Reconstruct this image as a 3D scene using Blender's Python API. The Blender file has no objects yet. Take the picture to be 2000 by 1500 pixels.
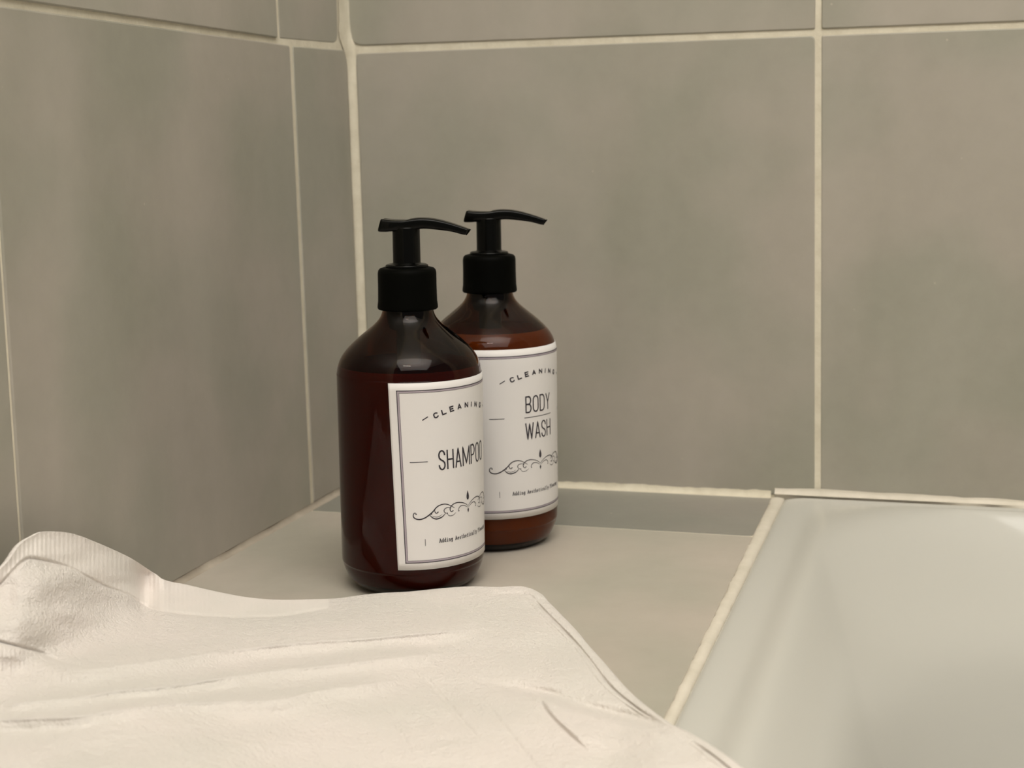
import bpy, bmesh, math, random
import numpy as np
from mathutils import Vector, Matrix, noise
random.seed(4)
C = bpy.context.scene
COL = C.collection

# ------------------------------------------------------------------ camera
CX, CY, CZ = 0.39253, -0.90643, 0.22327
YAW, PITCH, ROLL, FPX = -0.30326, 0.16114, -0.02308, 2792.93
FW = Vector((math.sin(YAW)*math.cos(PITCH), math.cos(YAW)*math.cos(PITCH), -math.sin(PITCH)))
R0 = Vector((math.cos(YAW), -math.sin(YAW), 0)); U0 = R0.cross(FW)
R2 = math.cos(ROLL)*R0 + math.sin(ROLL)*U0
U2 = -math.sin(ROLL)*R0 + math.cos(ROLL)*U0
CAM = Vector((CX, CY, CZ))
cd = bpy.data.cameras.new('camera'); cam = bpy.data.objects.new('camera', cd); COL.objects.link(cam)
M = Matrix((R2, U2, -FW)).transposed().to_4x4(); M.translation = CAM
cam.matrix_world = M
cd.sensor_width = 36; cd.lens = FPX*36/2000
cd.clip_start = 0.01; cd.clip_end = 50
cd.dof.use_dof = True; cd.dof.focus_distance = 0.70; cd.dof.aperture_fstop = 13
C.camera = cam

# ------------------------------------------------------------------ light and exposure
C.view_settings.view_transform = 'Standard'; C.view_settings.look = 'None'
C.view_settings.gamma = 1; C.view_settings.use_curve_mapping = False
C.view_settings.exposure = 0.0
w = bpy.data.worlds.new('room_light'); C.world = w; w.use_nodes = True
w.node_tree.nodes['Background'].inputs[0].default_value = (1.0, 0.965, 0.90, 1)
w.node_tree.nodes['Background'].inputs[1].default_value = 0.20
def area(name, loc, target, sx, sy, power, col):
    l = bpy.data.lights.new(name, 'AREA'); l.shape = 'RECTANGLE'; l.size = sx; l.size_y = sy
    l.energy = power; l.color = col
    o = bpy.data.objects.new(name, l); COL.objects.link(o); o.location = loc
    o.rotation_euler = (Vector(target)-Vector(loc)).to_track_quat('-Z', 'Y').to_euler()
    return o
area('added_overhead_fill', (0.72, -1.10, 1.40), (0.42, -0.45, 0), 1.3, 1.1, 12.5, (1.0, 0.965, 0.905))  # added soft fill from above, stands for no real fixture
area('ceiling_bounce_fill', (0.80, -1.10, 1.42), (0.80, -1.101, 2.0), 0.9, 0.7, 28, (1.0, 0.965, 0.905))  # unseen helper aimed upward, added so the ceiling bounces soft light
for lx, ly in ((0.42, -1.02), (0.30, -0.98), (0.30, -1.20)):
    l = bpy.data.lights.new('downlight', 'POINT'); l.energy = 1.3; l.shadow_soft_size = 0.006
    l.color = (1.0, 0.93, 0.82)
    o = bpy.data.objects.new('downlight', l); COL.objects.link(o); o.location = (lx, ly, 1.37)
area('mirror_lamp', (0.50, -1.36, 1.56), (0.2, -0.2, 0.1), 0.30, 0.03, 1.6, (1.0, 0.93, 0.84))

# ------------------------------------------------------------------ helpers
def unproj(px, py, z):
    d = FW + R2*((px-1000)/FPX) - U2*((py-750)/FPX)
    return CAM + d*((z-CZ)/d.z)
def on_left(px, py):
    d = FW + R2*((px-1000)/FPX) - U2*((py-750)/FPX)
    P = CAM + d*((0-CX)/d.x); return (P.y, P.z)
def on_back(px, py):
    d = FW + R2*((px-1000)/FPX) - U2*((py-750)/FPX)
    P = CAM + d*((0-CY)/d.y); return (P.x, P.z)

def mat(name):
    m = bpy.data.materials.new(name); m.use_nodes = True
    nt = m.node_tree; return m, nt, nt.nodes['Principled BSDF']
def ramp(nt, fac, stops):
    r = nt.nodes.new('ShaderNodeValToRGB'); e = r.color_ramp.elements
    while len(e) < len(stops): e.new(0.5)
    for k, (p, c) in enumerate(stops): e[k].position = p; e[k].color = (*c, 1)
    nt.links.new(fac, r.inputs[0]); return r.outputs[0]
def coords(nt, rnd=True, scale=(1, 1, 1)):
    tc = nt.nodes.new('ShaderNodeTexCoord')
    mp = nt.nodes.new('ShaderNodeMapping'); mp.inputs['Scale'].default_value = scale
    nt.links.new(tc.outputs['Object'], mp.inputs[0])
    if rnd:
        oi = nt.nodes.new('ShaderNodeObjectInfo')
        ml = nt.nodes.new('ShaderNodeMath'); ml.operation = 'MULTIPLY'; ml.inputs[1].default_value = 37
        nt.links.new(oi.outputs['Random'], ml.inputs[0])
        nt.links.new(ml.outputs[0], mp.inputs['Location'])
    return mp.outputs[0]
def tex(nt, vec, scale, detail=3, rough=.5, dist=0):
    n = nt.nodes.new('ShaderNodeTexNoise'); n.inputs['Scale'].default_value = scale
    n.inputs['Detail'].default_value = detail; n.inputs['Roughness'].default_value = rough
    n.inputs['Distortion'].default_value = dist
    nt.links.new(vec, n.inputs['Vector']); return n.outputs['Fac']
def bump(nt, b, h, strength, dist):
    n = nt.nodes.new('ShaderNodeBump'); n.inputs['Strength'].default_value = strength
    n.inputs['Distance'].default_value = dist; nt.links.new(h, n.inputs['Height'])
    nt.links.new(n.outputs[0], b.inputs['Normal'])
def mixc(nt, fac, a, b, mode='MIX'):
    n = nt.nodes.new('ShaderNodeMix'); n.data_type = 'RGBA'; n.blend_type = mode
    if isinstance(fac, float): n.inputs['Factor'].default_value = fac
    else: nt.links.new(fac, n.inputs['Factor'])
    for s, v in ((6, a), (7, b)):
        if isinstance(v, tuple): n.inputs[s].default_value = (*v, 1)
        else: nt.links.new(v, n.inputs[s])
    return n.outputs[2]

def tile_material(name, dark, light, rough):
    m, nt, b = mat(name)
    v = coords(nt); vs = coords(nt, scale=(1.6, 1.6, .45))
    big = tex(nt, vs, 7, 2, .5, .6)
    base = ramp(nt, big, [(.32, dark), (.68, light)])
    hue = tex(nt, v, 9, 2, .5)
    base = mixc(nt, .5, base, ramp(nt, hue, [(.40, tuple(c*k for c, k in zip(dark, (.975, 1.02, .985)))),
                                              (.60, tuple(c*k for c, k in zip(light, (1.025, .985, .98))))]))
    fine = tex(nt, v, 90, 4, .6)
    base = mixc(nt, .5, base, ramp(nt, fine, [(.3, (.46, .46, .46)), (.7, (.54, .54, .54))]), 'SOFT_LIGHT')
    sp = nt.nodes.new('ShaderNodeTexVoronoi'); sp.inputs['Scale'].default_value = 34
    nt.links.new(v, sp.inputs['Vector'])
    spk = ramp(nt, sp.outputs['Distance'], [(.012, (1, 1, 1)), (.03, (0, 0, 0))])
    base = mixc(nt, spk, base, (.50, .46, .38))
    nt.links.new(base, b.inputs['Base Color'])
    b.inputs['Roughness'].default_value = rough; b.inputs['Specular IOR Level'].default_value = .32
    bump(nt, b, tex(nt, v, 60, 4, .55), .10, .002)
    return m
WALL_TILE = tile_material('wall_tile_glaze', (.345, .325, .270), (.443, .412, .355), .38)
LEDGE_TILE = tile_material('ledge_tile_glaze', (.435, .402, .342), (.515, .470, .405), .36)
STRIP_TILE = tile_material('cut_strip_glaze', (.265, .255, .222), (.31, .295, .26), .36)

m, nt, b = mat('cream_grout'); v = coords(nt, False)
nt.links.new(ramp(nt, tex(nt, v, 60, 5, .65), [(.3, (.66, .60, .47)), (.7, (.80, .74, .60))]), b.inputs['Base Color'])
b.inputs['Roughness'].default_value = .85; bump(nt, b, tex(nt, v, 350, 4, .6), .35, .001); GROUT = m
m, nt, b = mat('worn_grout'); v = coords(nt, False)
nt.links.new(ramp(nt, tex(nt, v, 30, 5, .6), [(.3, (.34, .29, .23)), (.7, (.50, .44, .36))]), b.inputs['Base Color'])
b.inputs['Roughness'].default_value = .85; WORN = m
m, nt, b = mat('sealant'); v = coords(nt, False)
nt.links.new(ramp(nt, tex(nt, v, 45, 5, .6), [(.3, (.64, .59, .49)), (.7, (.76, .70, .60))]), b.inputs['Base Color'])
b.inputs['Roughness'].default_value = .6; bump(nt, b, tex(nt, v, 200, 3, .6), .3, .001); SEAL = m
m, nt, b = mat('white_enamel')
b.inputs['Base Color'].default_value = (.575, .565, .52, 1); b.inputs['Roughness'].default_value = .24; b.inputs['Specular IOR Level'].default_value = .4; b.inputs['Coat Roughness'].default_value = .08; ENAMEL = m
m, nt, b = mat('painted_plaster'); b.inputs['Base Color'].default_value = (.8, .79, .77, 1)
b.inputs['Roughness'].default_value = .9; PLASTER = m
m, nt, b = mat('black_plastic'); b.inputs['Base Color'].default_value = (.002, .002, .0015, 1)
b.inputs['Roughness'].default_value = .2; b.inputs['Specular IOR Level'].default_value = .14; BLACK = m
m, nt, b = mat('satin_black_plastic'); b.inputs['Base Color'].default_value = (.0020, .0021, .0015, 1)
b.inputs['Roughness'].default_value = .5; b.inputs['Specular IOR Level'].default_value = .03; BLACKMATT = m
def amber_mat(name, col):
    m, nt, b = mat(name)
    b.inputs['Base Color'].default_value = (*col, 1); b.inputs['Transmission Weight'].default_value = 1
    b.inputs['Roughness'].default_value = .03; b.inputs['IOR'].default_value = 1.28
    b.inputs['Specular IOR Level'].default_value = .5
    return m
AMBER = amber_mat('amber_plastic', (.17, .064, .016))
def liquid_mat(name, a, c):
    m, nt, b = mat(name); v = coords(nt, False, (1, 1, .35))
    nt.links.new(ramp(nt, tex(nt, v, 22, 2, .5), [(.35, a), (.65, c)]), b.inputs['Base Color'])
    b.inputs['Roughness'].default_value = .5; b.inputs['Specular IOR Level'].default_value = 0.0
    return m
SHAMPOO = liquid_mat('shampoo_liquid', (.16, .020, .008), (.22, .034, .015))
BODYWASH = liquid_mat('body_wash_liquid', (.50, .23, .10), (.64, .32, .15))
m, nt, b = mat('label_paper'); b.inputs['Base Color'].default_value = (.78, .75, .73, 1)
b.inputs['Roughness'].default_value = .42; b.inputs['Specular IOR Level'].default_value = .3
v = coords(nt, False, (1, 1, .3)); bump(nt, b, tex(nt, v, 45, 2, .5), .25, .0012); PAPER = m
m, nt, b = mat('print_ink'); b.inputs['Base Color'].default_value = (.030, .024, .034, 1); b.inputs['Roughness'].default_value = .5; INK = m
m, nt, b = mat('print_lilac'); b.inputs['Base Color'].default_value = (.42, .36, .40, 1); b.inputs['Roughness'].default_value = .5; LILAC = m

def terry(name, loop):
    m, nt, b = mat(name); v = coords(nt, False)
    f = tex(nt, v, 620, 3, .7)
    nt.links.new(mixc(nt, .5, (.81, .76, .705), ramp(nt, tex(nt, v, 16, 3, .5), [(.35, (.74, .71, .655)), (.65, (.86, .785, .745))])), b.inputs['Base Color'])
    b.inputs['Roughness'].default_value = 1; b.inputs['Specular IOR Level'].default_value = 0.05
    b.inputs['Sheen Weight'].default_value = .15; b.inputs['Sheen Roughness'].default_value = .5
    n1 = nt.nodes.new('ShaderNodeMath'); n1.operation = 'ADD'
    nt.links.new(f, n1.inputs[0]); nt.links.new(tex(nt, v, 190, 3, .6), n1.inputs[1])
    bump(nt, b, n1.outputs[0], loop, .0032)
    return m
TERRY = terry('white_terry', .55); HEM = terry('white_woven_hem', .16)

def link(name, me, mt, parent=None):
    o = bpy.data.objects.new(name, me); COL.objects.link(o)
    if mt:
        me.materials.clear(); me.materials.append(mt)
    if parent: o.parent = parent
    return o
def mesh(name, V, F, mt, parent=None, smooth=True):
    me = bpy.data.meshes.new(name); me.from_pydata([tuple(x) for x in V], [], F); me.update()
    if smooth: me.polygons.foreach_set('use_smooth', [True]*len(me.polygons))
    return link(name, me, mt, parent)
def empty(name, loc, label, cat, group=None):
    o = bpy.data.objects.new(name, None); COL.objects.link(o); o.location = loc
    o.empty_display_size = .02
    o['label'] = label; o['category'] = cat
    if group: o['group'] = group
    return o
def box(name, lo, hi, mt, parent=None):
    x0, y0, z0 = lo; x1, y1, z1 = hi
    V = [(x0,y0,z0),(x1,y0,z0),(x1,y1,z0),(x0,y1,z0),(x0,y0,z1),(x1,y0,z1),(x1,y1,z1),(x0,y1,z1)]
    F = [(0,3,2,1),(4,5,6,7),(0,1,5,4),(1,2,6,5),(2,3,7,6),(3,0,4,7)]
    return mesh(name, V, F, mt, parent, False)

# ------------------------------------------------------------------ room shell
JOINT = .0006            # grout face lies this far behind the tile faces
wall_back = box('wall_back', (-.0016, JOINT, -.5), (2.2, .1, 2.0), GROUT); wall_back['kind'] = 'structure'
wall_left = box('wall_left', (-.1, -1.9, -.5), (-JOINT, .1, 2.0), GROUT); wall_left['kind'] = 'structure'
ceiling = box('ceiling', (-.1, -2.3, 2.0), (2.2, .1, 2.06), PLASTER); ceiling['kind'] = 'structure'
floor = box('floor', (-.1, -2.3, -.56), (2.2, .1, -.5), PLASTER); floor['kind'] = 'structure'
ledge = box('floor_ledge', (-JOINT, -.95, -.5), (.2905, JOINT, -.0006), GROUT); ledge['kind'] = 'structure'
ledge.name = 'trim_1'

def rounded_poly(P, rads, n=6):
    """2-D polygon with each corner rounded by its own radius"""
    out = []; k = len(P)
    for i in range(k):
        p = Vector(P[i]); a = (Vector(P[i-1])-p); c = (Vector(P[(i+1) % k])-p)
        ang = a.angle(c); d = rads[i]/math.tan(ang/2)
        a.normalize(); c.normalize()
        s = p+a*d; e = p+c*d
        for j in range(n+1):
            t = j/n; out.append((1-t)**2*s + 2*t*(1-t)*p + t*t*e)
    return out
def tile(P, rads, to3, normal, parent, mt, depth=.006, edge=.0008, proud=0.0):
    """a tile face from four plane corners, with a pillowed edge"""
    c = sum((Vector(p) for p in P), Vector((0, 0)))/len(P)
    rings = []
    for inset, h in ((0, -depth), (0, -edge), (edge*.3, -edge*.35), (edge, 0)):
        Q = []
        for i in range(4):
            p = Vector(P[i]); a = (Vector(P[i-1])-p).normalized(); b2 = (Vector(P[(i+1) % 4])-p).normalized()
            Q.append(p + (a+b2)*inset)
        rings.append([to3(q, h+proud) for q in rounded_poly(Q, rads)])
    n = len(rings[0]); V = [p for r in rings for p in r]; F = []
    for k in range(3):
        for i in range(n):
            j = (i+1) % n; F.append((k*n+i, k*n+j, (k+1)*n+j, (k+1)*n+i))
    F.append(tuple(range(3*n, 4*n)))
    ctr = to3(c, 0)
    V = [v-ctr for v in V]
    me = bpy.data.meshes.new('tile'); me.from_pydata([tuple(v) for v in V], [], F); me.update()
    # outward orientation
    if me.polygons[-1].normal.dot(Vector(normal)) < 0: me.flip_normals()
    me.polygons.foreach_set('use_smooth', [i < 3*n for i in range(len(me.polygons))])
    o = link('tile', me, mt, parent); o.location = ctr
    return o
backw = lambda q, h: Vector((q[0], -h, q[1]))
leftw = lambda q, h: Vector((h, q[0], q[1]))
ledgew = lambda q, h: Vector((q[0], q[1], h))
H = .29235
# joint nodes measured on the photo and laid onto the wall planes
g = .0019                               # half joint width
nb0 = on_back(690, 97); nb1 = on_back(1598, 63); nb1b = on_back(1597, 968); nb2 = on_back(1990, 31)
sl = (nb2[1]-nb1[1])/(nb2[0]-nb1[0])
yb = on_back(1300, 962)[1]
cxb = .0045                             # corner joint on the back wall
X1t, X1b = nb1[0], nb1b[0]
def hz(x):                              # height of the long joint along the back wall
    return nb0[1] + (nb1[1]-nb0[1])*(x-nb0[0])/(nb1[0]-nb0[0])
r_ = .0012
T = lambda P, rd, **k: tile(P, rd, backw, (0, -1, 0), wall_back, WALL_TILE, **k)
T([(cxb, yb+g), (X1b-g, yb+g), (X1t-g, hz(X1t)-g), (cxb, hz(0)-g*1.3)], [r_, r_, .003, r_*2])
T([(X1b+g, yb+g-.001), (X1b+.31, yb+g-.001), (X1t+.31, hz(X1t+.31)-g), (X1t+g, hz(X1t)-g)], [r_]*4)
T([(X1b+.314, yb+g-.001), (X1b+.62, yb+g-.001), (X1t+.62, hz(X1t+.62)-g), (X1t+.314, hz(X1t+.31)-g)], [r_]*4)
T([(.0006, hz(0)+g*1.3), (X1t-g, hz(X1t)+g), (X1t-g, H*2), (.0002, H*2)], [.010, r_, r_, r_], proud=.0004)
T([(X1t+g, hz(X1t)+g), (X1t+.31, hz(X1t+.31)+g), (X1t+.31, H*2), (X1t+g, H*2)], [r_]*4, proud=.0006)
T([(X1t+.314, hz(X1t+.31)+g), (X1t+.62, hz(X1t+.62)+g), (X1t+.62, H*2), (X1t+.314, H*2)], [r_]*4, proud=.0006)
for k in range(3):
    z0 = H*2+.004+k*.296
    for j, (a, c2) in enumerate(((cxb, X1t-g), (X1t+g, X1t+.31), (X1t+.314, X1t+.62))):
        T([(a, z0), (c2, z0), (c2, z0+.292), (a, z0+.292)], [r_]*4)
# left wall
a0 = on_left(0, 4); a1 = on_left(570, 84); a2 = on_left(676, 92)
b0 = on_left(350, 1136); b1_ = on_left(610, 990); 
yl1t, yl1b = on_left(569, 90)[0], on_left(610, 975)[0]
yl2 = on_left(22, 763); yl2a = on_left(3.5, 500); yl2b = on_left(41, 1050)
sl2 = (yl2b[0]-yl2a[0])/(yl2b[1]-yl2a[1])
Y2 = lambda z: yl2a[0]+sl2*(z-yl2a[1])
def hl(y): 
    if y < a1[0]: return a0[1]+(a1[1]-a0[1])*(y-a0[0])/(a1[0]-a0[0])
    return a1[1]+(a2[1]-a1[1])*(y-a1[0])/(a2[0]-a1[0])
yu = on_left(542, 40)[0]; cl = -.0042; gl = .0017; gv = .0027; zb = .0022
L = lambda P, rd, **k: tile(P, rd, leftw, (1, 0, 0), wall_left, WALL_TILE, **k)
L([(yl1b+gv, zb), (cl, zb), (cl, hl(cl)-gl*1.2), (yl1t+gv, hl(yl1t)-gl)], [r_]*4)
L([(Y2(0)+gl*.45, zb), (yl1b-gv, zb), (yl1t-gv, hl(yl1t)-gl), (Y2(H)+gl*.45, hl(Y2(H))-gl)], [r_]*4, proud=.0004)
L([(Y2(0)-.31, zb), (Y2(0)-gl*.45, zb), (Y2(H)-gl*.45, hl(Y2(H))-gl), (Y2(H)-.31, hl(Y2(H)))], [r_]*4)
L([(Y2(0)-.62, zb), (Y2(0)-.313, zb), (Y2(H)-.313, hl(Y2(H))-gl), (Y2(H)-.62, hl(Y2(H)))], [r_]*4)
L([(yu+gv, hl(yu)+gl), (-.0165, hl(-.0165)+gl*1.2), (-.0150, H*2), (yu+gv, H*2)], [r_, .009, r_, r_], proud=-.0003)
L([(yu-.30, hl(yu-.3)+gl), (yu-gv, hl(yu)+gl), (yu-gv, H*2), (yu-.30, H*2)], [r_]*4, proud=.0012)
L([(yu-.61, hl(yu-.61)+gl), (yu-.303, hl(yu-.303)+gl), (yu-.303, H*2), (yu-.61, H*2)], [r_]*4, proud=.0012)
for k in range(3):
    z0 = H*2+.004+k*.296
    for a, c2 in ((yu+gv, cl), (yu-.30, yu-gl), (yu-.61, yu-.303)):
        L([(a, z0), (c2, z0), (c2, z0+.292), (a, z0+.292)], [r_]*4)
# corner grout fillet, thickest where the joints meet
V, F = [], []
NZ = 160
for i in range(NZ+1):
    z = 0 + i/NZ*.75
    w_ = .0044 + .0018*math.exp(-((z-hz(0)-.003)/.010)**2) + .0006*noise.noise(Vector((0, 0, z*22)))
    up_ = 1/(1+math.exp(-(z-hz(0)-.004)/.0035)); wx, wy = w_*(1-up_*.7), w_*(1+up_*2.3)
    for k in range(7):
        a = k/6*math.pi/2; 
        V.append((wx*(1-math.sin(a))+.0001, -wy*(1-math.cos(a))-.0001, z))
for i in range(NZ):
    for k in range(6): q = i*7+k; F.append((q, q+1, q+8, q+7))
mesh('corner_grout', V, F, GROUT, wall_back)
# bead along the foot of the back wall
def bead(name, P0, P1, u, v_, wdt, mt, parent, n=120, seed=0, amp=.35, k=.0):
    V, F = [], []
    P0, P1, u, v_ = map(Vector, (P0, P1, u, v_))
    for i in range(n+1):
        t = i/n; p = P0.lerp(P1, t)
        w0 = (wdt if isinstance(wdt, float) else wdt[0]*(1-t)+wdt[1]*t)
        ww = w0*(1+amp*noise.noise(Vector((t*(P1-P0).length*38, seed, 0)))+amp*.5*noise.noise(Vector((t*(P1-P0).length*160, seed, 3))))
        for j in range(7):
            a = j/6*math.pi/2
            V.append(p+u*ww*(1-math.sin(a))+v_*ww*(1-math.cos(a)))
    for i in range(n):
        for j in range(6): q = i*7+j; F.append((q, q+1, q+8, q+7))
    return mesh(name, V, F, mt, parent)
bead('foot_grout', (.0, -.0002, -.0004), (.2822, -.0002, -.0004), (0, 0, 1), (0, -1, 0), .0042, GROUT, wall_back, seed=2)
bead('foot_grout', (.0002, -.0, -.0004), (.0002, -.95, -.0004), (0, 0, 1), (1, 0, 0), .0032, WORN, wall_left, seed=7, n=260)

# ledge tiles: a dark cut strip at the back, one large tile in front of it, another beyond
def xt(y): return .2832+.0052*min(1, -y/.60)
ys0 = unproj(1185, 1030.5, 0).y; ys1 = unproj(1470, 1047, 0).y
ysl = lambda x: ys0+(ys1-ys0)*(x-unproj(1185, 1030.5, 0).x)/(unproj(1470, 1047, 0).x-unproj(1185, 1030.5, 0).x)
G = lambda P, rd, m_, **k: tile(P, rd, ledgew, (0, 0, 1), ledge, m_, edge=.0007, **k)
G([(.003, ysl(0)+.0010), (xt(-.09)-.0004, ysl(.285)+.0010), (xt(0), -.0035), (.003, -.0035)], [r_, .003, r_, r_], STRIP_TILE, proud=-.0003)
G([(.003, -.60), (xt(-.6), -.60), (xt(-.1), ysl(.285)-.0010), (.003, ysl(0)-.0010)], [r_, r_, .0008, r_], LEDGE_TILE)
G([(.003, -.95), (xt(-.9), -.95), (xt(-.6), -.603), (.003, -.603)], [r_, r_, .0008, r_], LEDGE_TILE)

# ------------------------------------------------------------------ bathtub
XT = .2905; TY = -.0040; TX2 = 1.95; TY2 = -.76
tub = empty('bathtub', (XT, TY, 0), 'glossy white enamel bathtub with rounded rim beside the grey tiled ledge', 'bathtub')
prof = [(-.0002, -.45), (-.0002, -.004), (.0006, -.0006), (.0022, .0012), (.0045, .0020), (.010, .0016), (.016, .0007), (.0205, .0010), (.0250, .0026),
        (.030, .0036), (.0345, .0027), (.039, -.0002), (.044, -.0044), (.050, -.0098), (.056, -.0160), (.0615, -.0240), (.067, -.0350), (.073, -.052), (.080, -.078), (.090, -.125), (.102, -.18), (.116, -.24),
        (.135, -.30), (.160, -.342), (.20, -.362), (.26, -.368), (.33, -.37)]
def rrect(d, n=14):
    """rounded rectangle inset by d, its corner radius growing from the square outer edge to a wide basin"""
    k = min(1, max(0, d/.022)); r = .003 + k*.055 + max(0, min(d, .066)-.022)*4.2 + max(0, d-.066)*.4
    x0, x1, y1, y0 = XT+d, TX2-d, TY-d*.72, TY2+d
    r = min(r, (y1-y0)/2-.001)
    out = []
    for cx, cy, s in ((x0+r, y1-r, 90), (x0+r, y0+r, 180), (x1-r, y0+r, 270), (x1-r, y1-r, 0)):
        for i in range(n+1):
            a = math.radians(s+90*i/n); out.append((cx+r*math.cos(a), cy+r*math.sin(a)))
    return out
backz = [(.0, 0), (.016, .0004), (.0205, .0024), (.025, .0040), (.030, .0034), (.0345, -.0010), (.039, -.0085), (.044, -.0165), (.050, -.0265), (.056, -.0365), (.0615, -.0465),
         (.067, -.059), (.073, -.076), (.080, -.100), (.090, -.140), (.102, -.190), (.116, -.245), (.135, -.302), (.160, -.342)]
V, F = [], []
for d, z in prof:
    ring = rrect(d)
    for q, (x, y) in enumerate(ring):
        c_, a_ = divmod(q, 15); wb = (1-a_/14 if c_ == 0 else a_/14 if c_ == 3 else 0)
        wb = wb*wb*(3-2*wb); z2 = z
        if .016 < d < .16: z2 = z*(1-wb)+wb*float(np.interp(d, [p[0] for p in backz], [p[1] for p in backz]))
        V.append((x-XT, y-TY, z2))
n = len(V)//len(prof)
for k in range(len(prof)-1):
    for i in range(n):
        j = (i+1) % n; F.append((k*n+i, (k+1)*n+i, (k+1)*n+j, k*n+j)[::-1])
F.append(tuple(range((len(prof)-1)*n, len(prof)*n)))
sh = mesh('basin', V, F, ENAMEL, tub)
sub = sh.modifiers.new('s', 'SUBSURF'); sub.levels = sub.render_levels = 2
# sealant strip between ledge and tub, ragged on the tile side
V, F = [], []
n = 420
for i in range(n+1):
    y = -.0044 - .9276*i/n
    if i == n: y = -.932
    xl = xt(y)-.0004 + .0009*noise.noise(Vector((1, y*60, 0))) + .0006*noise.noise(Vector((4, y*210, 0)))
    xr = XT+.0010 + .0003*noise.noise(Vector((9, y*90, 0)))
    zt = .0006+.0004*noise.noise(Vector((2, y*120, 5)))
    for x, z in ((xl, -.001), (xl+.0002, zt-.0006), (xl+.0012, zt+.0001), ((xl+xr)/2, zt+.0003), (xr-.0009, zt-.0004), (xr-.0002, -.0016), (xr, -.004)):
        V.append((x-XT, y-TY, z))
for i in range(n):
    for k in range(6): q = i*7+k; F.append((q, q+7, q+8, q+1))
mesh('sealant_strip', V, F, SEAL, tub)
V, F = [], []
n = 200
for i in range(n+1):
    x = XT-.006 + (TX2-XT)*i/n
    ww = .0028*(1+.4*noise.noise(Vector((x*30, 0, 8)))+.2*noise.noise(Vector((x*120, 0, 2))))
    if i < 14: ww *= 1.35
    for k in range(7):
        a = k/6*math.pi/2
        V.append((x-XT, -.0003-ww*.9*(1-math.cos(a))-TY, 0.0024+ww*(1-math.sin(a))))
    V.append((x-XT, -.0031-TY, .0023))
    V.append((x-XT, -.0031-TY, -.004))
for i in range(n):
    for k in range(8): q = i*9+k; F.append((q, q+1, q+10, q+9))
mesh('wall_sealant', [(x+XT, y+TY, z) for x, y, z in V], F, SEAL, wall_back)

# ------------------------------------------------------------------ pump bottles
def lathe(prof, n=96, close=False):
    V, F = [], []
    for r, z in prof:
        for i in range(n):
            a = 2*math.pi*i/n; V.append((r*math.cos(a), r*math.sin(a), z))
    m_ = len(prof)
    for k in range(m_-1 if not close else m_):
        k2 = (k+1) % m_
        for i in range(n):
            j = (i+1) % n; F.append((k*n+i, k*n+j, k2*n+j, k2*n+i))
    if not close:
        if prof[0][0] > 1e-4: F.append(tuple(range(n))[::-1])
        if prof[-1][0] > 1e-4: F.append(tuple(range((m_-1)*n, m_*n)))
    return V, F
def spline(P, k=8):
    out = []
    for i in range(len(P)-1):
        p0 = Vector(P[max(0, i-1)]); p1 = Vector(P[i]); p2 = Vector(P[i+1]); p3 = Vector(P[min(len(P)-1, i+2)])
        for j in range(k):
            t = j/k
            out.append(.5*((2*p1)+(p2-p0)*t+(2*p0-5*p1+4*p2-p3)*t*t+(3*p1-p0-3*p2+p3)*t**3))
    out.append(Vector(P[-1])); return out
BODY = [(.0270, .0000), (.0300, .0009), (.0335, .0040), (.0360, .0090), (.0371, .0130), (.0375, .0170), (.0375, .045), (.0375, .080),
        (.0375, .1085), (.0373, .1125), (.0366, .1160), (.0352, .1195), (.0328, .1230), (.0296, .1264), (.0256, .1300), (.0214, .1334),
        (.0178, .1364), (.0153, .1390), (.0138, .1415), (.0131, .1440), (.0130, .1475)]
SB = [tuple(p) for p in spline(BODY, 4)]
def R_at(z):
    for (r0, z0), (r1, z1) in zip(SB, SB[1:]):
        if z0 <= z <= z1 and z1 > z0: return r0+(r1-r0)*(z-z0)/(z1-z0)
    return .0375
R0_ = .0375
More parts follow.
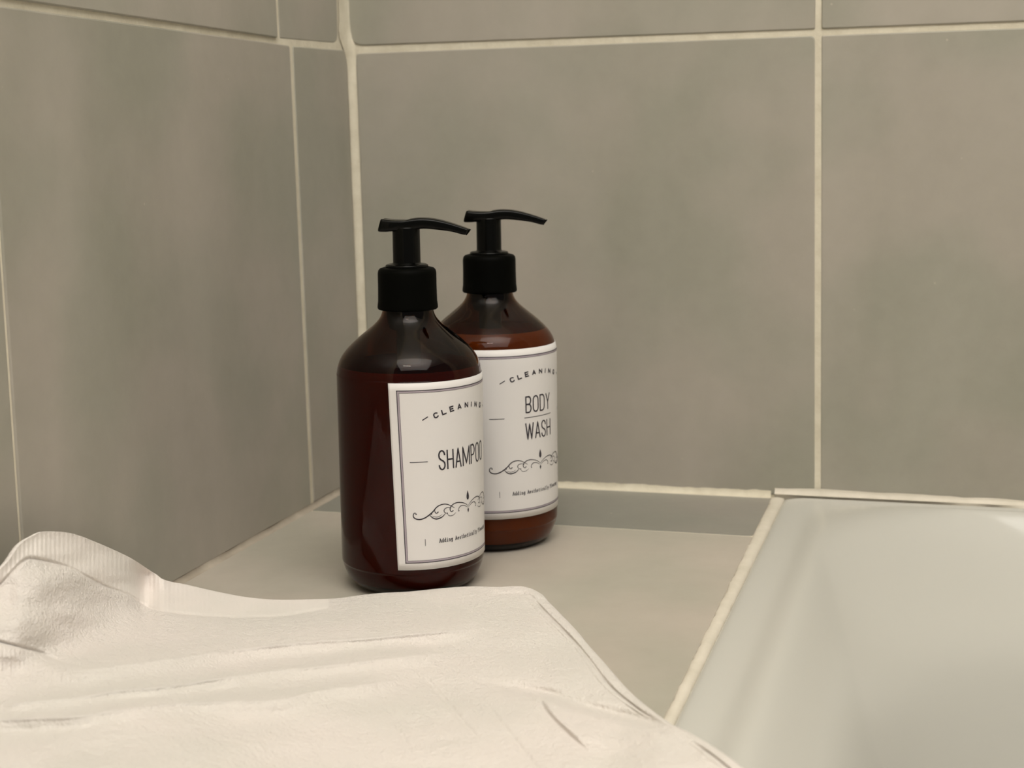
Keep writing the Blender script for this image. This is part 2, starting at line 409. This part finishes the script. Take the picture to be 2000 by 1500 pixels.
# ---- stroke lettering -------------------------------------------------------
def arc(cx, cy, rx, ry, a0, a1, n=10):
    return [(cx+rx*math.cos(math.radians(a0+(a1-a0)*i/n)), cy+ry*math.sin(math.radians(a0+(a1-a0)*i/n))) for i in range(n+1)]
GL = {  # unit box, each glyph a list of polylines
 'A': [[(0, 0), (.5, 1), (1, 0)], [(.18, .3), (.82, .3)]],
 'B': [[(0, 0), (0, 1), (.55, 1)]+arc(.55, .76, .4, .24, 90, -90)+[(0, .52)], [(.55, .52)]+arc(.55, .26, .45, .26, 90, -90)+[(0, 0)]],
 'C': [arc(.5, .68, .5, .32, 20, 180)+arc(.5, .32, .5, .32, 180, 340)],
 'D': [[(0, 0), (0, 1), (.5, 1)]+arc(.5, .68, .5, .32, 90, 0)+arc(.5, .32, .5, .32, 0, -90)+[(0, 0)]],
 'E': [[(1, 0), (0, 0), (0, 1), (1, 1)], [(0, .5), (.85, .5)]],
 'G': [arc(.5, .68, .5, .32, 20, 180)+arc(.5, .32, .5, .32, 180, 360)+[(1, .46), (.55, .46)]],
 'H': [[(0, 0), (0, 1)], [(1, 0), (1, 1)], [(0, .5), (1, .5)]],
 'I': [[(.5, 0), (.5, 1)]],
 'L': [[(0, 1), (0, 0), (1, 0)]],
 'M': [[(0, 0), (0, 1), (.5, .12), (1, 1), (1, 0)]],
 'N': [[(0, 0), (0, 1), (1, 0), (1, 1)]],
 'O': [arc(.5, .74, .5, .26, 0, 180)+arc(.5, .26, .5, .26, 180, 360)+[(1, .74)]],
 'P': [[(0, 0), (0, 1), (.5, 1)]+arc(.5, .73, .5, .27, 90, -90)+[(0, .46)]],
 'S': [arc(.5, .76, .5, .24, 0, 180)+[(.06, .62), (.3, .53), (.7, .45), (.94, .36)]+arc(.5, .24, .5, .24, 0, -180)],
 'W': [[(0, 1), (.25, 0), (.5, .95), (.75, 0), (1, 1)]],
 'Y': [[(0, 1), (.5, .45), (1, 1)], [(.5, .45), (.5, 0)]],
}
SG = {  # small slab-serif letters, x height .62
 'A': [[(.05, 0), (.5, 1), (.95, 0)], [(.22, .35), (.78, .35)], [(-.08, 0), (.25, 0)], [(.75, 0), (1.08, 0)], [(.3, 1), (.5, 1)]],
 'P': [[(.15, 0), (.15, 1)], [(0, 1), (.6, 1)]+arc(.6, .75, .3, .25, 90, -90)+[(.15, .5)], [(0, 0), (.4, 0)]],
 'd': [[(.8, 0), (.8, 1), (.6, 1)], arc(.45, .31, .35, .31, 0, 360, 12), [(.8, 0), (1, 0)]],
 'i': [[(.5, 0), (.5, .62), (.25, .62)], [(.2, 0), (.8, 0)], [(.5, .82), (.5, .94)]],
 'n': [[(.2, 0), (.2, .62), (.05, .62)], [(.2, .42)]+arc(.5, .40, .3, .22, 160, 0)+[(.8, 0)], [(.05, 0), (.38, 0)], [(.65, 0), (.95, 0)]],
 'g': [arc(.42, .36, .32, .26, 0, 360, 12), [(.95, .62), (.74, .62), (.76, -.1)]+arc(.45, -.1, .31, .2, 0, -160)],
 'e': [[(.15, .33), (.85, .33)]+arc(.5, .31, .35, .31, 0, 310, 12)],
 's': [arc(.5, .46, .28, .15, 20, 250, 8)+arc(.5, .16, .3, .16, 60, -150, 8)],
 't': [[(.4, .9), (.4, .12)]+arc(.6, .12, .2, .12, 180, 330), [(.15, .62), (.8, .62)]],
 'h': [[(.2, 0), (.2, 1), (.02, 1)], [(.2, .42)]+arc(.5, .40, .3, .22, 160, 0)+[(.8, 0)], [(.05, 0), (.38, 0)], [(.65, 0), (.95, 0)]],
 'c': [arc(.5, .31, .35, .31, 40, 320, 12)],
 'a': [arc(.45, .44, .3, .18, 150, 0)+[(.75, 0), (.95, 0)], arc(.45, .2, .3, .2, 0, 360, 12)],
 'l': [[(.5, 0), (.5, 1), (.25, 1)], [(.2, 0), (.8, 0)]],
 'y': [[(.12, .62), (.5, 0)], [(.88, .62), (.4, -.26), (.15, -.3)], [(0, .62), (.3, .62)], [(.7, .62), (1, .62)]],
}
class Print:
    """flat print laid round the label: quads in (s, z) millimetres"""
    def __init__(self): self.V = []; self.F = []
    def stroke(self, P, w, step=.6):
        Q = [Vector(P[0])]
        for p in P[1:]:
            p = Vector(p); a = Q[-1]; n = max(1, int((p-a).length/step))
            for i in range(1, n+1): Q.append(a.lerp(p, i/n))
        ws = w if callable(w) else (lambda t: w)
        base = len(self.V); m = len(Q)
        for i, q in enumerate(Q):
            d0 = (q-Q[i-1]).normalized() if i else (Q[1]-q).normalized()
            d1 = (Q[i+1]-q).normalized() if i < m-1 else d0
            t = (d0+d1)
            t = t.normalized() if t.length > 1e-3 else d0
            nrm = Vector((-t.y, t.x)); k = 1/max(.45, abs(nrm.dot(Vector((-d0.y, d0.x)))))
            h = ws(i/(m-1))/2*min(k, 1.6)
            if i == 0: q = q-t*h*.4
            if i == m-1: q = q+t*h*.4
            self.V += [q+nrm*h, q-nrm*h]
        for i in range(m-1):
            a = base+2*i; self.F.append((a, a+1, a+3, a+2))
    def text(self, glyphs, s, x, y, w, h, lw, rot=0.0):
        c, sn = math.cos(rot), math.sin(rot)
        for pl in glyphs[s]:
            self.stroke([(x+(a-.5)*w*c-(b_-.5)*h*sn, y+(a-.5)*w*sn+(b_-.5)*h*c) for a, b_ in pl], lw)
    def drop(self, x, y0, y1, w, heavy):
        n = 14
        self.stroke([(x, y0+(y1-y0)*i/n) for i in range(n+1)], lambda t: max(.04, w*math.sin(math.pi*t**heavy)))
def flourish(pr):
    F1 = [(-29.89,45.22),(-30.1,45.93),(-30.78,45.96),(-31.33,45.04),(-31.13,43.87),(-29.96,42.97),(-28.09,42.65),(-26.01,43.13),(-23.89,44.28),(-21.36,46.2),(-19.68,47.95),(-18.0,48.97),(-15.74,49.37),(-13.43,48.97),(-11.27,47.81),(-9.44,46.62)]
    F2 = [(-20.43,47.15),(-20.36,46.09),(-19.95,45.27),(-19.15,45.17),(-18.73,45.72)]
    F3 = [(-23.01,44.44),(-21.81,43.09),(-20.05,42.25),(-18.22,42.38),(-16.33,43.11),(-14.76,44.47)]
    F3b = [(-21.79,43.96),(-20.02,43.23),(-18.19,43.36),(-16.67,44.22)]
    F4 = [(-13.79,44.33),(-15.12,45.06),(-15.47,45.99),(-14.87,46.96),(-13.1,47.33),(-11.31,46.76)]
    F5 = [(-10.32,45.36),(-10.76,44.79),(-11.57,45.03),(-12.02,45.99),(-11.69,47.35),(-9.79,48.63),(-7.18,48.95),(-3.96,48.27),(-1.51,47.06),(0.04,45.85)]
    F6 = [(-13.61,43.94),(-12.45,42.88),(-10.41,42.89),(-8.68,44.01)]
    F7 = [(-6.68,44.35),(-6.86,45.45),(-5.44,46.78),(-3.05,46.66),(-0.26,45.19)]
    for sgn in (1, -1):
        for P, w_ in ((F1, .48), (F2, .34), (F3, .5), (F3b, .2), (F4, .3), (F5, .38), (F6, .24), (F7, .3)):
            Q = spline(P, 5)
            pr.stroke([(q.x*sgn, q.y) for q in Q], lambda t, w_=w_: w_*(.55+.75*math.sin(math.pi*min(1, t*1.02))))
        for x, y in ((-29.9, 45.4), (-18.8, 45.6), (-10.4, 45.2), (-13.7, 44.4), (-6.7, 44.5), (-22.2, 45.0)):
            pr.stroke([(x*sgn-.22, y), (x*sgn+.22, y)], .55)
    pr.drop(0, 49.0, 54.0, 1.9, .62); pr.drop(0, 42.3, 44.9, 1.1, 1.3)
HW, ZB, ZT = 40.4, 16.5, 111.7       # label half width and edges, millimetres
def rect_frame(pr, ix, iz, w_):
    x, z0, z1 = HW-ix, ZB+iz, ZT-iz
    pr.stroke([(-x-w_/2, z0), (x+w_/2, z0)], w_, 1.2); pr.stroke([(-x-w_/2, z1), (x+w_/2, z1)], w_, 1.2)
    pr.stroke([(-x, z0), (-x, z1)], w_, 3); pr.stroke([(x, z0), (x, z1)], w_, 3)
def label_print(words):
    ink, lil = Print(), Print()
    rect_frame(lil, 4.75, 4.35, .85)
    rect_frame(ink, 4.15, 3.75, .42); rect_frame(ink, 5.25, 4.85, .16)
    rA = 50.0
    for ch, s in zip('CLEANING', (-17.4, -13.0, -8.4, -3.6, 1.5, 5.6, 10.0, 15.6)):
        ink.text(GL, ch, s, 99.3-s*s/(2*rA)-1.2, 2.1 if ch != 'I' else 1.0, 2.3, .68, -s/rA)
    for sg in (-1, 1):
        a = (sg*21.6, 94.6); b_ = (sg*24.4, 93.0); ink.stroke([a, b_], .5)
    def word(t, z, w_, gap, h, lw):
        ws = [w_*(1.45 if c in 'MW' else .92 if c in 'PBS' else 1) for c in t]
        x = -(sum(ws)+gap*(len(t)-1))/2
        for c, q in zip(t, ws): ink.text(GL, c, x+q/2, z, q, h, lw); x += q+gap
    if words == 1:
        word('SHAMPOO', 72.0, 3.35, 1.55, 9.6, .80)
        for sg in (-1, 1): ink.stroke([(sg*22.8, 71.9), (sg*31.6, 71.9)], .36)
    else:
        word('BODY', 80.3, 3.6, 1.6, 8.8, .80); word('WASH', 65.3, 3.5, 1.5, 9.0, .80)
        ink.stroke([(-10.6, 73.0), (10.6, 73.0)], .36)
        for sg in (-1, 1): ink.stroke([(sg*22.4, 73.4), (sg*30.6, 73.4)], .36)
    flourish(ink)
    t = 'Adding Aesthetically Pleasing'; adv = 1.30
    for i, c in enumerate(t):
        if c != ' ': ink.text(SG, c, (i-(len(t)-1)/2)*adv, 30.8, 1.05, 1.95, .32)
    for sg in (-1, 1): ink.stroke([(sg*26.05, 28.9), (sg*26.05, 32.3)], .26)
    return ink, lil
TH0 = [0]
def wrap(V2, off, cang, dz, skew):
    out = []
    for s, z in V2:
        s2 = s + (z-64)*skew; zz = (z/1000)+dz
        r = R_at(zz)+off; a = cang + s2/1000/R0_
        out.append((r*math.cos(a), r*math.sin(a), zz))
    return out
def head_mesh():
    top = spline([(-12.2, .95), (-7.7, .25), (0, 0), (3.2, .45), (7.5, .85), (14, .4), (21, -1.2), (28.4, -3.6), (32.6, -5.2)], 6)
    bot = spline([(-14.3, -6.3), (-10, -6.4), (-7.2, -6.2), (-2, -6.2), (4, -5.6), (9.4, -4.9), (16.5, -5.5), (23.7, -6.5), (28.9, -7.9), (30.9, -8.1)], 6)
    def samp(P, t):
        f = t*(len(P)-1); i = min(int(f), len(P)-2); return P[i].lerp(P[i+1], f-i)
    V, F = [], []; n = 40; m = 20
    for i in range(n+1):
        t = i/n; a, b_ = samp(top, t), samp(bot, t); c = (a+b_)/2; hv = (a-b_)/2
        x = c.x
        hw = 6.6 if x < -4 else 6.6-(x+4)/36*3.2
        if x < -8: hw -= (-8-x)*.10
        k = 1.0
        if i == 0 or i == n: k = .86
        for j in range(m):
            an = 2*math.pi*j/m; ca, sa = math.cos(an), math.sin(an)
            e = .45
            yy = hw*k*math.copysign(abs(ca)**e, ca); h = k*math.copysign(abs(sa)**e, sa)
            # saddle across the top so the thumb plate is dished
            p = c+hv*h
            V.append((p.x/1000, yy/1000, p.y/1000 - (.0005 if h > .5 and abs(ca) < .4 and x < -1 else 0)))
    for i in range(n):
        for j in range(m): q = i*m+j; j2 = i*m+(j+1) % m; F.append((q, j2, j2+m, q+m)[::-1])
    F.append(tuple(range(m))); F.append(tuple(range(n*m, n*m+m))[::-1])
    return V, F
def make_bottle(loc, label, kind, cang, dz, skew, head_ang, tilt, liquid, level):
    b_ = empty('pump_bottle', loc, label, 'bottle', 'amber pump bottles on the ledge')
    # outer wall then inner wall, one closed skin
    inner = [(max(.0, r-.0013), z) for r, z in SB]
    inner[0] = (.0255, .0016); inner = [p for p in inner if p[1] >= .0016]
    prof_ = [(.0001, .0012), (.020, .0010)] + SB + [(p[0], p[1]) for p in inner[::-1]] + [(.020, .0026), (.0001, .0028)]
    V, F = lathe(prof_); mesh('body', V, F, AMBER, b_)
    lp = [(.0001, .0030), (.022, .0030), (.0262, .0034)]+[(r-.0009, z) for r, z in SB if .0042 < z < level]+[(R_at(level)-.0009, level), (.0001, level)]
    V, F = lathe(lp); lq = mesh('liquid', V, F, liquid, b_)
    # collar with a slightly flared foot and softly rounded shoulder
    V, F = lathe([(.0132, .1446), (.0150, .1444), (.0155, .1450), (.0155, .1462), (.01515, .1485), (.0150, .1560), (.0150, .1628), (.01465, .1644), (.0138, .1653), (.0112, .1660), (.0107, .1656), (.0040, .1656)])
    co = mesh('collar', V, F, BLACKMATT, b_)
    V, F = lathe([(.0040, .1654), (.0104, .1655), (.0109, .1660), (.0109, .1668), (.0104, .16725), (.0096, .1675), (.0074, .1676), (.0072, .1682), (.0040, .1683)])
    mesh('locking_ring', V, F, BLACK, b_)
    V, F = lathe([(.0040, .1660), (.00690, .1668), (.00705, .1674), (.00705, .1680), (.00705, .1750), (.0070, .1815), (.0070, .1855), (.0070, .1862), (.0040, .1864)])
    mesh('stem', V, F, BLACK, b_)
    V, F = head_mesh(); hd = mesh('nozzle', V, F, BLACK, b_)
    hd.location = (0, 0, .1902); hd.rotation_euler = (0, 0, head_ang)
    bv = hd.modifiers.new('s', 'SUBSURF'); bv.levels = bv.render_levels = 1
    # opening at the spout tip
    V, F = lathe([(.0011, -.0003), (.0019, .0), (.0019, .0006), (.0011, .0006)], 20, True)
    sp = mesh('spout_opening', V, F, BLACKMATT, hd)
    sp.location = (.0316, 0, -.0066); sp.rotation_euler = (0, math.radians(128), 0)
    # pump housing and dip tube seen through the neck
    V, F = lathe([(.0001, .094), (.0042, .094), (.0050, .097), (.0062, .100), (.0062, .133), (.0095, .1345), (.0110, .140), (.0110, .1445), (.0001, .1445)], 40)
    mesh('pump_housing', V, F, BLACKMATT, b_)
    V, F = lathe([(.0001, .008), (.0022, .008), (.0022, .096), (.0001, .096)], 20)
    mesh('dip_tube', V, F, BLACKMATT, b_)
    # label
    nx, nz = 72, 24; V = []; F = []
    for off in (.00034, .00016):
        V += wrap([(-HW+2*HW*i/nx, ZB+(ZT-ZB)*j/nz) for j in range(nz+1) for i in range(nx+1)], off, cang, dz, skew)
    W = nx+1; N = W*(nz+1)
    for j in range(nz):
        for i in range(nx):
            q = j*W+i; F.append((q, q+1, q+W+1, q+W)); F.append((N+q, N+q+W, N+q+W+1, N+q+1))
    for i in range(nx): F.append((i, N+i, N+i+1, i+1)); q = nz*W+i; F.append((q, q+1, N+q+1, N+q))
    for j in range(nz): q = j*W; F.append((q, q+W, N+q+W, N+q)); q += nx; F.append((q, N+q, N+q+W, q+W))
    lb = mesh('paper_label', V, F, PAPER, b_)
    lb['label'] = 'white paper label printed SHAMPOO' if kind == 1 else 'white paper label printed BODY WASH'
    ink, lil = label_print(kind)
    mesh('band_print', wrap(lil.V, .00040, cang, dz, skew), lil.F, LILAC, lb)
    mesh('lettering', wrap(ink.V, .00044, cang, dz, skew), ink.F, INK, lb)
    b_.rotation_euler = tilt
    return b_
A2 = math.radians
b1 = make_bottle((.1219, -.2238, .0004), 'front amber pump bottle with a white SHAMPOO label, behind the towel', 1, A2(-21.0), 0, -.030,
                 A2(12), (0, A2(.75), 0), SHAMPOO, .1160)
b2 = make_bottle((.1377, -.1348, .0004), 'rear amber pump bottle with a white BODY WASH label', 2, A2(-27.0), .0042, -.012,
                 A2(13), (0, A2(.55), 0), BODYWASH, .1235)

# ------------------------------------------------------------------ towel
def interp(P, x):
    if x <= P[0][0]: return P[0][1]
    for (a, ya), (b_, yb_) in zip(P, P[1:]):
        if x <= b_: return ya+(yb_-ya)*(x-a)/(b_-a)
    return P[-1][1]
class Sp:
    """smooth curve through (x, y) points sampled by arc parameter or by x"""
    def __init__(self, P): self.Q = [tuple(q) for q in spline(P, 10)]; self.xs = np.array([q[0] for q in self.Q]); self.ys = np.array([q[1] for q in self.Q]); \
        self.L = np.concatenate([[0], np.cumsum(np.hypot(np.diff(self.xs), np.diff(self.ys)))]); self.L /= self.L[-1]
    def at(self, t): return np.interp(t, self.L, self.xs), np.interp(t, self.L, self.ys)
    def y(self, x): return np.interp(x, self.xs, self.ys)
TOP = Sp([(-170, 1250), (-90, 1175), (-30, 1135), (4, 1108), (18, 1093), (40, 1062), (65, 1046), (88, 1038), (140, 1042), (190, 1060), (250, 1087), (290, 1112), (318, 1131),
          (360, 1142), (420, 1156), (480, 1167), (540, 1172), (610, 1171), (660, 1169), (730, 1160), (800, 1156), (870, 1149), (920, 1146), (970, 1147), (1020, 1146), (1048, 1158)])
RIGHT = Sp([(1048, 1158), (1072, 1184), (1110, 1224), (1160, 1282), (1210, 1340), (1250, 1376), (1298, 1411), (1340, 1432), (1390, 1462), (1440, 1500), (1530, 1580), (1660, 1700), (1720, 1760)])
BOTTOM = Sp([(-420, 1760), (300, 1780), (900, 1775), (1720, 1760)])
LEFT = Sp([(-170, 1250), (-260, 1420), (-340, 1580), (-420, 1760)])
NU, NV = 700, 300
uu = np.linspace(0, 1, NU+1); vv = np.linspace(0, 1, NV+1)**1.12
tx, ty = TOP.at(uu); bx_, by_ = BOTTOM.at(uu); lx, ly = LEFT.at(vv); rx, ry = RIGHT.at(vv)
U, Vg = np.meshgrid(uu, vv)
PX = (1-Vg)*tx+Vg*bx_+(1-U)*lx[:, None]+U*rx[:, None]-((1-U)*(1-Vg)*tx[0]+U*(1-Vg)*tx[-1]+(1-U)*Vg*bx_[0]+U*Vg*bx_[-1])
PY = (1-Vg)*ty+Vg*by_+(1-U)*ly[:, None]+U*ry[:, None]-((1-U)*(1-Vg)*ty[0]+U*(1-Vg)*ty[-1]+(1-U)*Vg*by_[0]+U*Vg*by_[-1])
def sstep(a, b_, x): t = np.clip((x-a)/(b_-a), 0, 1); return t*t*(3-2*t)
# resting height: a thin folded towel, climbing against the left wall
Hh = .0065+.010*sstep(620, 120, PX)*sstep(1150, 1330, PY)+.006*sstep(900, 300, PX)
# it rides over the bathtub rim on the right
Hh += .0075*sstep(1200, 1330, PX+.25*(PY-1400))
# wall plane height under each pixel
dxv = FW.x+R2.x*(PX-1000)/FPX-U2.x*(PY-750)/FPX; dzv = FW.z+R2.z*(PX-1000)/FPX-U2.z*(PY-750)/FPX
wz = np.where(dxv < -1e-4, CZ+dzv*(-CX/np.minimum(dxv, -1e-4)), -1)
lift = wz + .0095 + .011*sstep(0, 210, PY-TOP.y(PX))
kk = .004
Hh = np.where(np.abs(Hh-lift) < 12*kk, kk*np.log(np.exp((Hh)/kk)+np.exp((lift)/kk)), np.maximum(Hh, lift))
# soft overall folds
nz_ = np.zeros_like(Hh)
def crease(pts, amp, up, dn, bead_=0.0, bw=3.0, endfade=60):
    """pleat along a curve: climbs softly above it, falls just below it"""
    S = Sp(pts); x0, x1 = S.xs[0], S.xs[-1]
    d = PY-S.y(PX)
    f = np.where(d < 0, np.exp(-(d/up)**2), np.exp(-(d/dn)**2))
    e = sstep(x0-endfade, x0+endfade*.3, PX)*sstep(x1+endfade*.5, x1-endfade, PX)
    f = np.where(d < 0, f, 1-sstep(-3, dn+4, d))
    return e*(amp*f+bead_*np.exp(-(d/bw)**2))
rA = [(170, 1308), (215, 1303), (330, 1288), (450, 1272), (600, 1255), (700, 1249), (800, 1240), (935, 1228)]
rB = [(20, 1377), (60, 1371), (160, 1362), (230, 1350), (330, 1341), (420, 1327), (520, 1313), (640, 1301), (760, 1287), (860, 1276)]
rC = [(-60, 1408), (60, 1404), (140, 1401), (220, 1390), (330, 1376), (450, 1371), (540, 1367), (620, 1351), (700, 1340), (775, 1330)]
nz_ += crease(rA, .0024, 24, 22, .0005, 2.8) + crease(rB, .0026, 14, 20, .0005, 2.8) + crease(rC, .0024, 14, 22, .0005, 2.8)
# folded flap lying over the right part, and the fold leading to the rim
S = Sp([(860, 1322), (950, 1333), (1060, 1352), (1110, 1368), (1180, 1388), (1250, 1404), (1300, 1417)])
d = PY-S.y(PX); e = sstep(880, 1080, PX)*sstep(1330, 1270, PX)
nz_ += -.0022*e*np.exp(-((d)/11)**2)+.0020*e*sstep(0, 22, d)
fl = Sp([(1052, 1350), (1057, 1366), (1066, 1385), (1085, 1407), (1118, 1438), (1150, 1470)])
dx_ = PX-np.interp(PY, fl.ys, fl.xs); e2 = sstep(1352, 1372, PY)*sstep(1480, 1430, PY)
nz_ += e2*(.0016*sstep(-1, 9, dx_)*np.exp(-(np.maximum(dx_, 0)/90)**2)-.0006*np.exp(-((dx_+3)/4)**2))
for P0, P1, am in (((820, 1310), (930, 1440), .0007), ((930, 1350), (1040, 1490), .0006), ((735, 1330), (800, 1470), .0005), ((600, 1425), (640, 1500), .0005)):
    x_ = P0[0]+(PY-P0[1])*(P1[0]-P0[0])/(P1[1]-P0[1])
    nz_ -= am*np.exp(-((PX-x_)/7)**2)*sstep(P0[1]-10, P0[1]+30, PY)*sstep(P1[1]+30, P1[1]-20, PY)
# pleat where the hem turns down from the hump
vx = 282+.05*(PY-1130)
m_ = sstep(1090, 1125, PY)*sstep(1250, 1185, PY)
nz_ += m_*(-.0032*np.exp(-((PX-vx)/20)**2)+.0013*np.exp(-((PX-vx-36)/16)**2))
# long low swells
for sx, sy, am, sd in ((260, 70, .0022, 1), (120, 40, .0009, 5), (55, 24, .00035, 9)):
    nz_ += np.array([[noise.noise(Vector((PX[j, i]/sx, PY[j, i]/sy, sd))) for i in range(0, NU+1)] for j in range(0, NV+1)])*am*sstep(0, 50, PY-TOP.y(PX))
# crease low at the far left with a stitched hem under it
S = Sp([(-60, 1238), (0, 1254), (70, 1272), (140, 1296), (200, 1302)])
d = PY-S.y(PX); e = sstep(205, 120, PX)
nz_ += e*(-.0008*np.exp(-(d/3.5)**2)+.0010*np.exp(-((d-18)/16)**2))
# creases down the right edge: folded layers showing
for off, am in ((15, .0014), (30, .0006)):
    xr = np.interp(PY, RIGHT.ys, RIGHT.xs)-off*(1+.15*np.sin(PY/23.))
    e = sstep(1165, 1185, PY)*(sstep(1405, 1385, PY)+sstep(1440, 1470, PY))
    nz_ -= am*np.exp(-((PX-xr)/(3.4))**2)*e
# back edge crease just in front of the fold
d = PY-TOP.y(PX)-14; nz_ -= .0009*np.exp(-(d/5)**2)*sstep(930, 980, PX)
# hem band
HEMS = Sp([(-170, 1310), (-60, 1190), (0, 1140), (40, 1100), (66, 1091), (133, 1108), (171, 1127), (210, 1147), (253, 1163), (290, 1186), (339, 1197), (427, 1204), (500, 1205), (560, 1202), (650, 1186)])
dh = PY-HEMS.y(PX); hemw = sstep(655, 600, PX)
inhem = (dh < 0)
nz_ += hemw*np.where(inhem, .00006*np.sin(PX*2*math.pi/8.6), 0) - hemw*.0005*np.exp(-(dh/3.2)**2)
d2 = PY-np.interp(PX, S.xs, S.ys)
nz_ += .00006*np.sin(PX*2*math.pi/8.6)*sstep(4, 10, d2)*sstep(62, 50, d2)*sstep(210, 150, PX)
Hh = Hh+nz_
Hh = np.maximum(Hh, .0022)
Hh = np.maximum(Hh, wz+.0015)
# to world
def world(PX, PY, Z):
    ux, uy = (PX-1000)/FPX, (PY-750)/FPX
    D = [FW[k]+R2[k]*ux-U2[k]*uy for k in range(3)]
    s = (Z-CZ)/D[2]; return CX+D[0]*s, CY+D[1]*s, Z
WX, WY, WZ = world(PX, PY, Hh)
grid = np.stack([WX, WY, WZ], -1)
# over the rim keep clear of the enamel
rows = [grid]
V = [tuple(p) for p in grid.reshape(-1, 3)]
W = NU+1
hemF, mainF = [], []
for j in range(NV):
    for i in range(NU):
        q = j*W+i; f = (q, q+W, q+W+1, q+1)
        (hemF if (dh[j, i] < 0 and PX[j, i] < 640 and PY[j, i]-TOP.y(PX[j, i]) < 75) else mainF).append(f)
# rolled-over border: outward and down to what lies below
per = [(0, i) for i in range(NU+1)] + [(j, NU) for j in range(1, NV+1)] + [(NV, i) for i in range(NU-1, -1, -1)] + [(j, 0) for j in range(NV-1, 0, -1)]
def under(x, y):
    return .0036 if x > XT-.002 else (.0022 if x > XT-.007 else .0006)
prev = [j*W+i for j, i in per]; n = len(per)
P3 = np.array([grid[j, i] for j, i in per]); k = 10
tan = np.roll(P3, -k, 0)-np.roll(P3, k, 0); tan[:, 2] = 0
nrm = np.stack([tan[:, 1]*-1, tan[:, 0]], -1); nrm /= np.linalg.norm(nrm, axis=1)[:, None]+1e-9
ctr = grid[NV//2, NU//2]
if np.mean(((P3[:, :2]-ctr[:2])*nrm).sum(1)) < 0: nrm = -nrm
skF = []
for st in range(1, 7):
    a = st/6*math.pi/2; cur = []
    for q in range(n):
        x, y, z = P3[q]; b0z = under(x, y); hgt = max(.0005, z-b0z); rr = min(.0045, hgt*.8)
        nx_, ny_ = x+nrm[q, 0]*rr*math.sin(a), y+nrm[q, 1]*rr*math.sin(a)
        nx_ = max(nx_, .0034)
        drop = (1-math.cos(a))*rr + (hgt-rr)*max(0, (st-3)/3)
        cur.append(len(V)); V.append((nx_, ny_, max(under(nx_, ny_), z-drop)))
    for q in range(n):
        r2 = (q+1) % n; skF.append((prev[q], prev[r2], cur[r2], cur[q]))
    prev = cur
org = Vector((.16, -.42, 0))
V = [(x-org.x, y-org.y, z-org.z) for x, y, z in V]
tw = empty('folded_towel', org, 'white terry towel folded flat on the ledge, bunched against the left wall', 'towel')
def submesh(name, faces, mt):
    ids = sorted({i for f in faces for i in f}); mp = {a: b_ for b_, a in enumerate(ids)}
    return mesh(name, [V[i] for i in ids], [tuple(mp[i] for i in f) for f in faces], mt, tw)
# skirt faces beside the hem belong to the hem
hs = {i for f in hemF for i in f}
L6 = n
hemQ = [(per[q][0] == 0 and (per[q][1] in hs) and (per[q][1]+1 in hs)) for q in range(n)]
skH = [f for idx, f in enumerate(skF) if hemQ[idx % n]]; skM = [f for idx, f in enumerate(skF) if not hemQ[idx % n]]
tm = submesh('terry_cloth', mainF+skM, TERRY)
hm = submesh('hem_band', hemF+skH, HEM); hm['label'] = 'smooth ribbed hem band'
for o in (tm, hm):
    bm = bmesh.new(); bm.from_mesh(o.data); bmesh.ops.recalc_face_normals(bm, faces=bm.faces)
    up = sum(f.normal.z for f in bm.faces)
    if up < 0: bmesh.ops.reverse_faces(bm, faces=bm.faces)
    bm.to_mesh(o.data); bm.free()
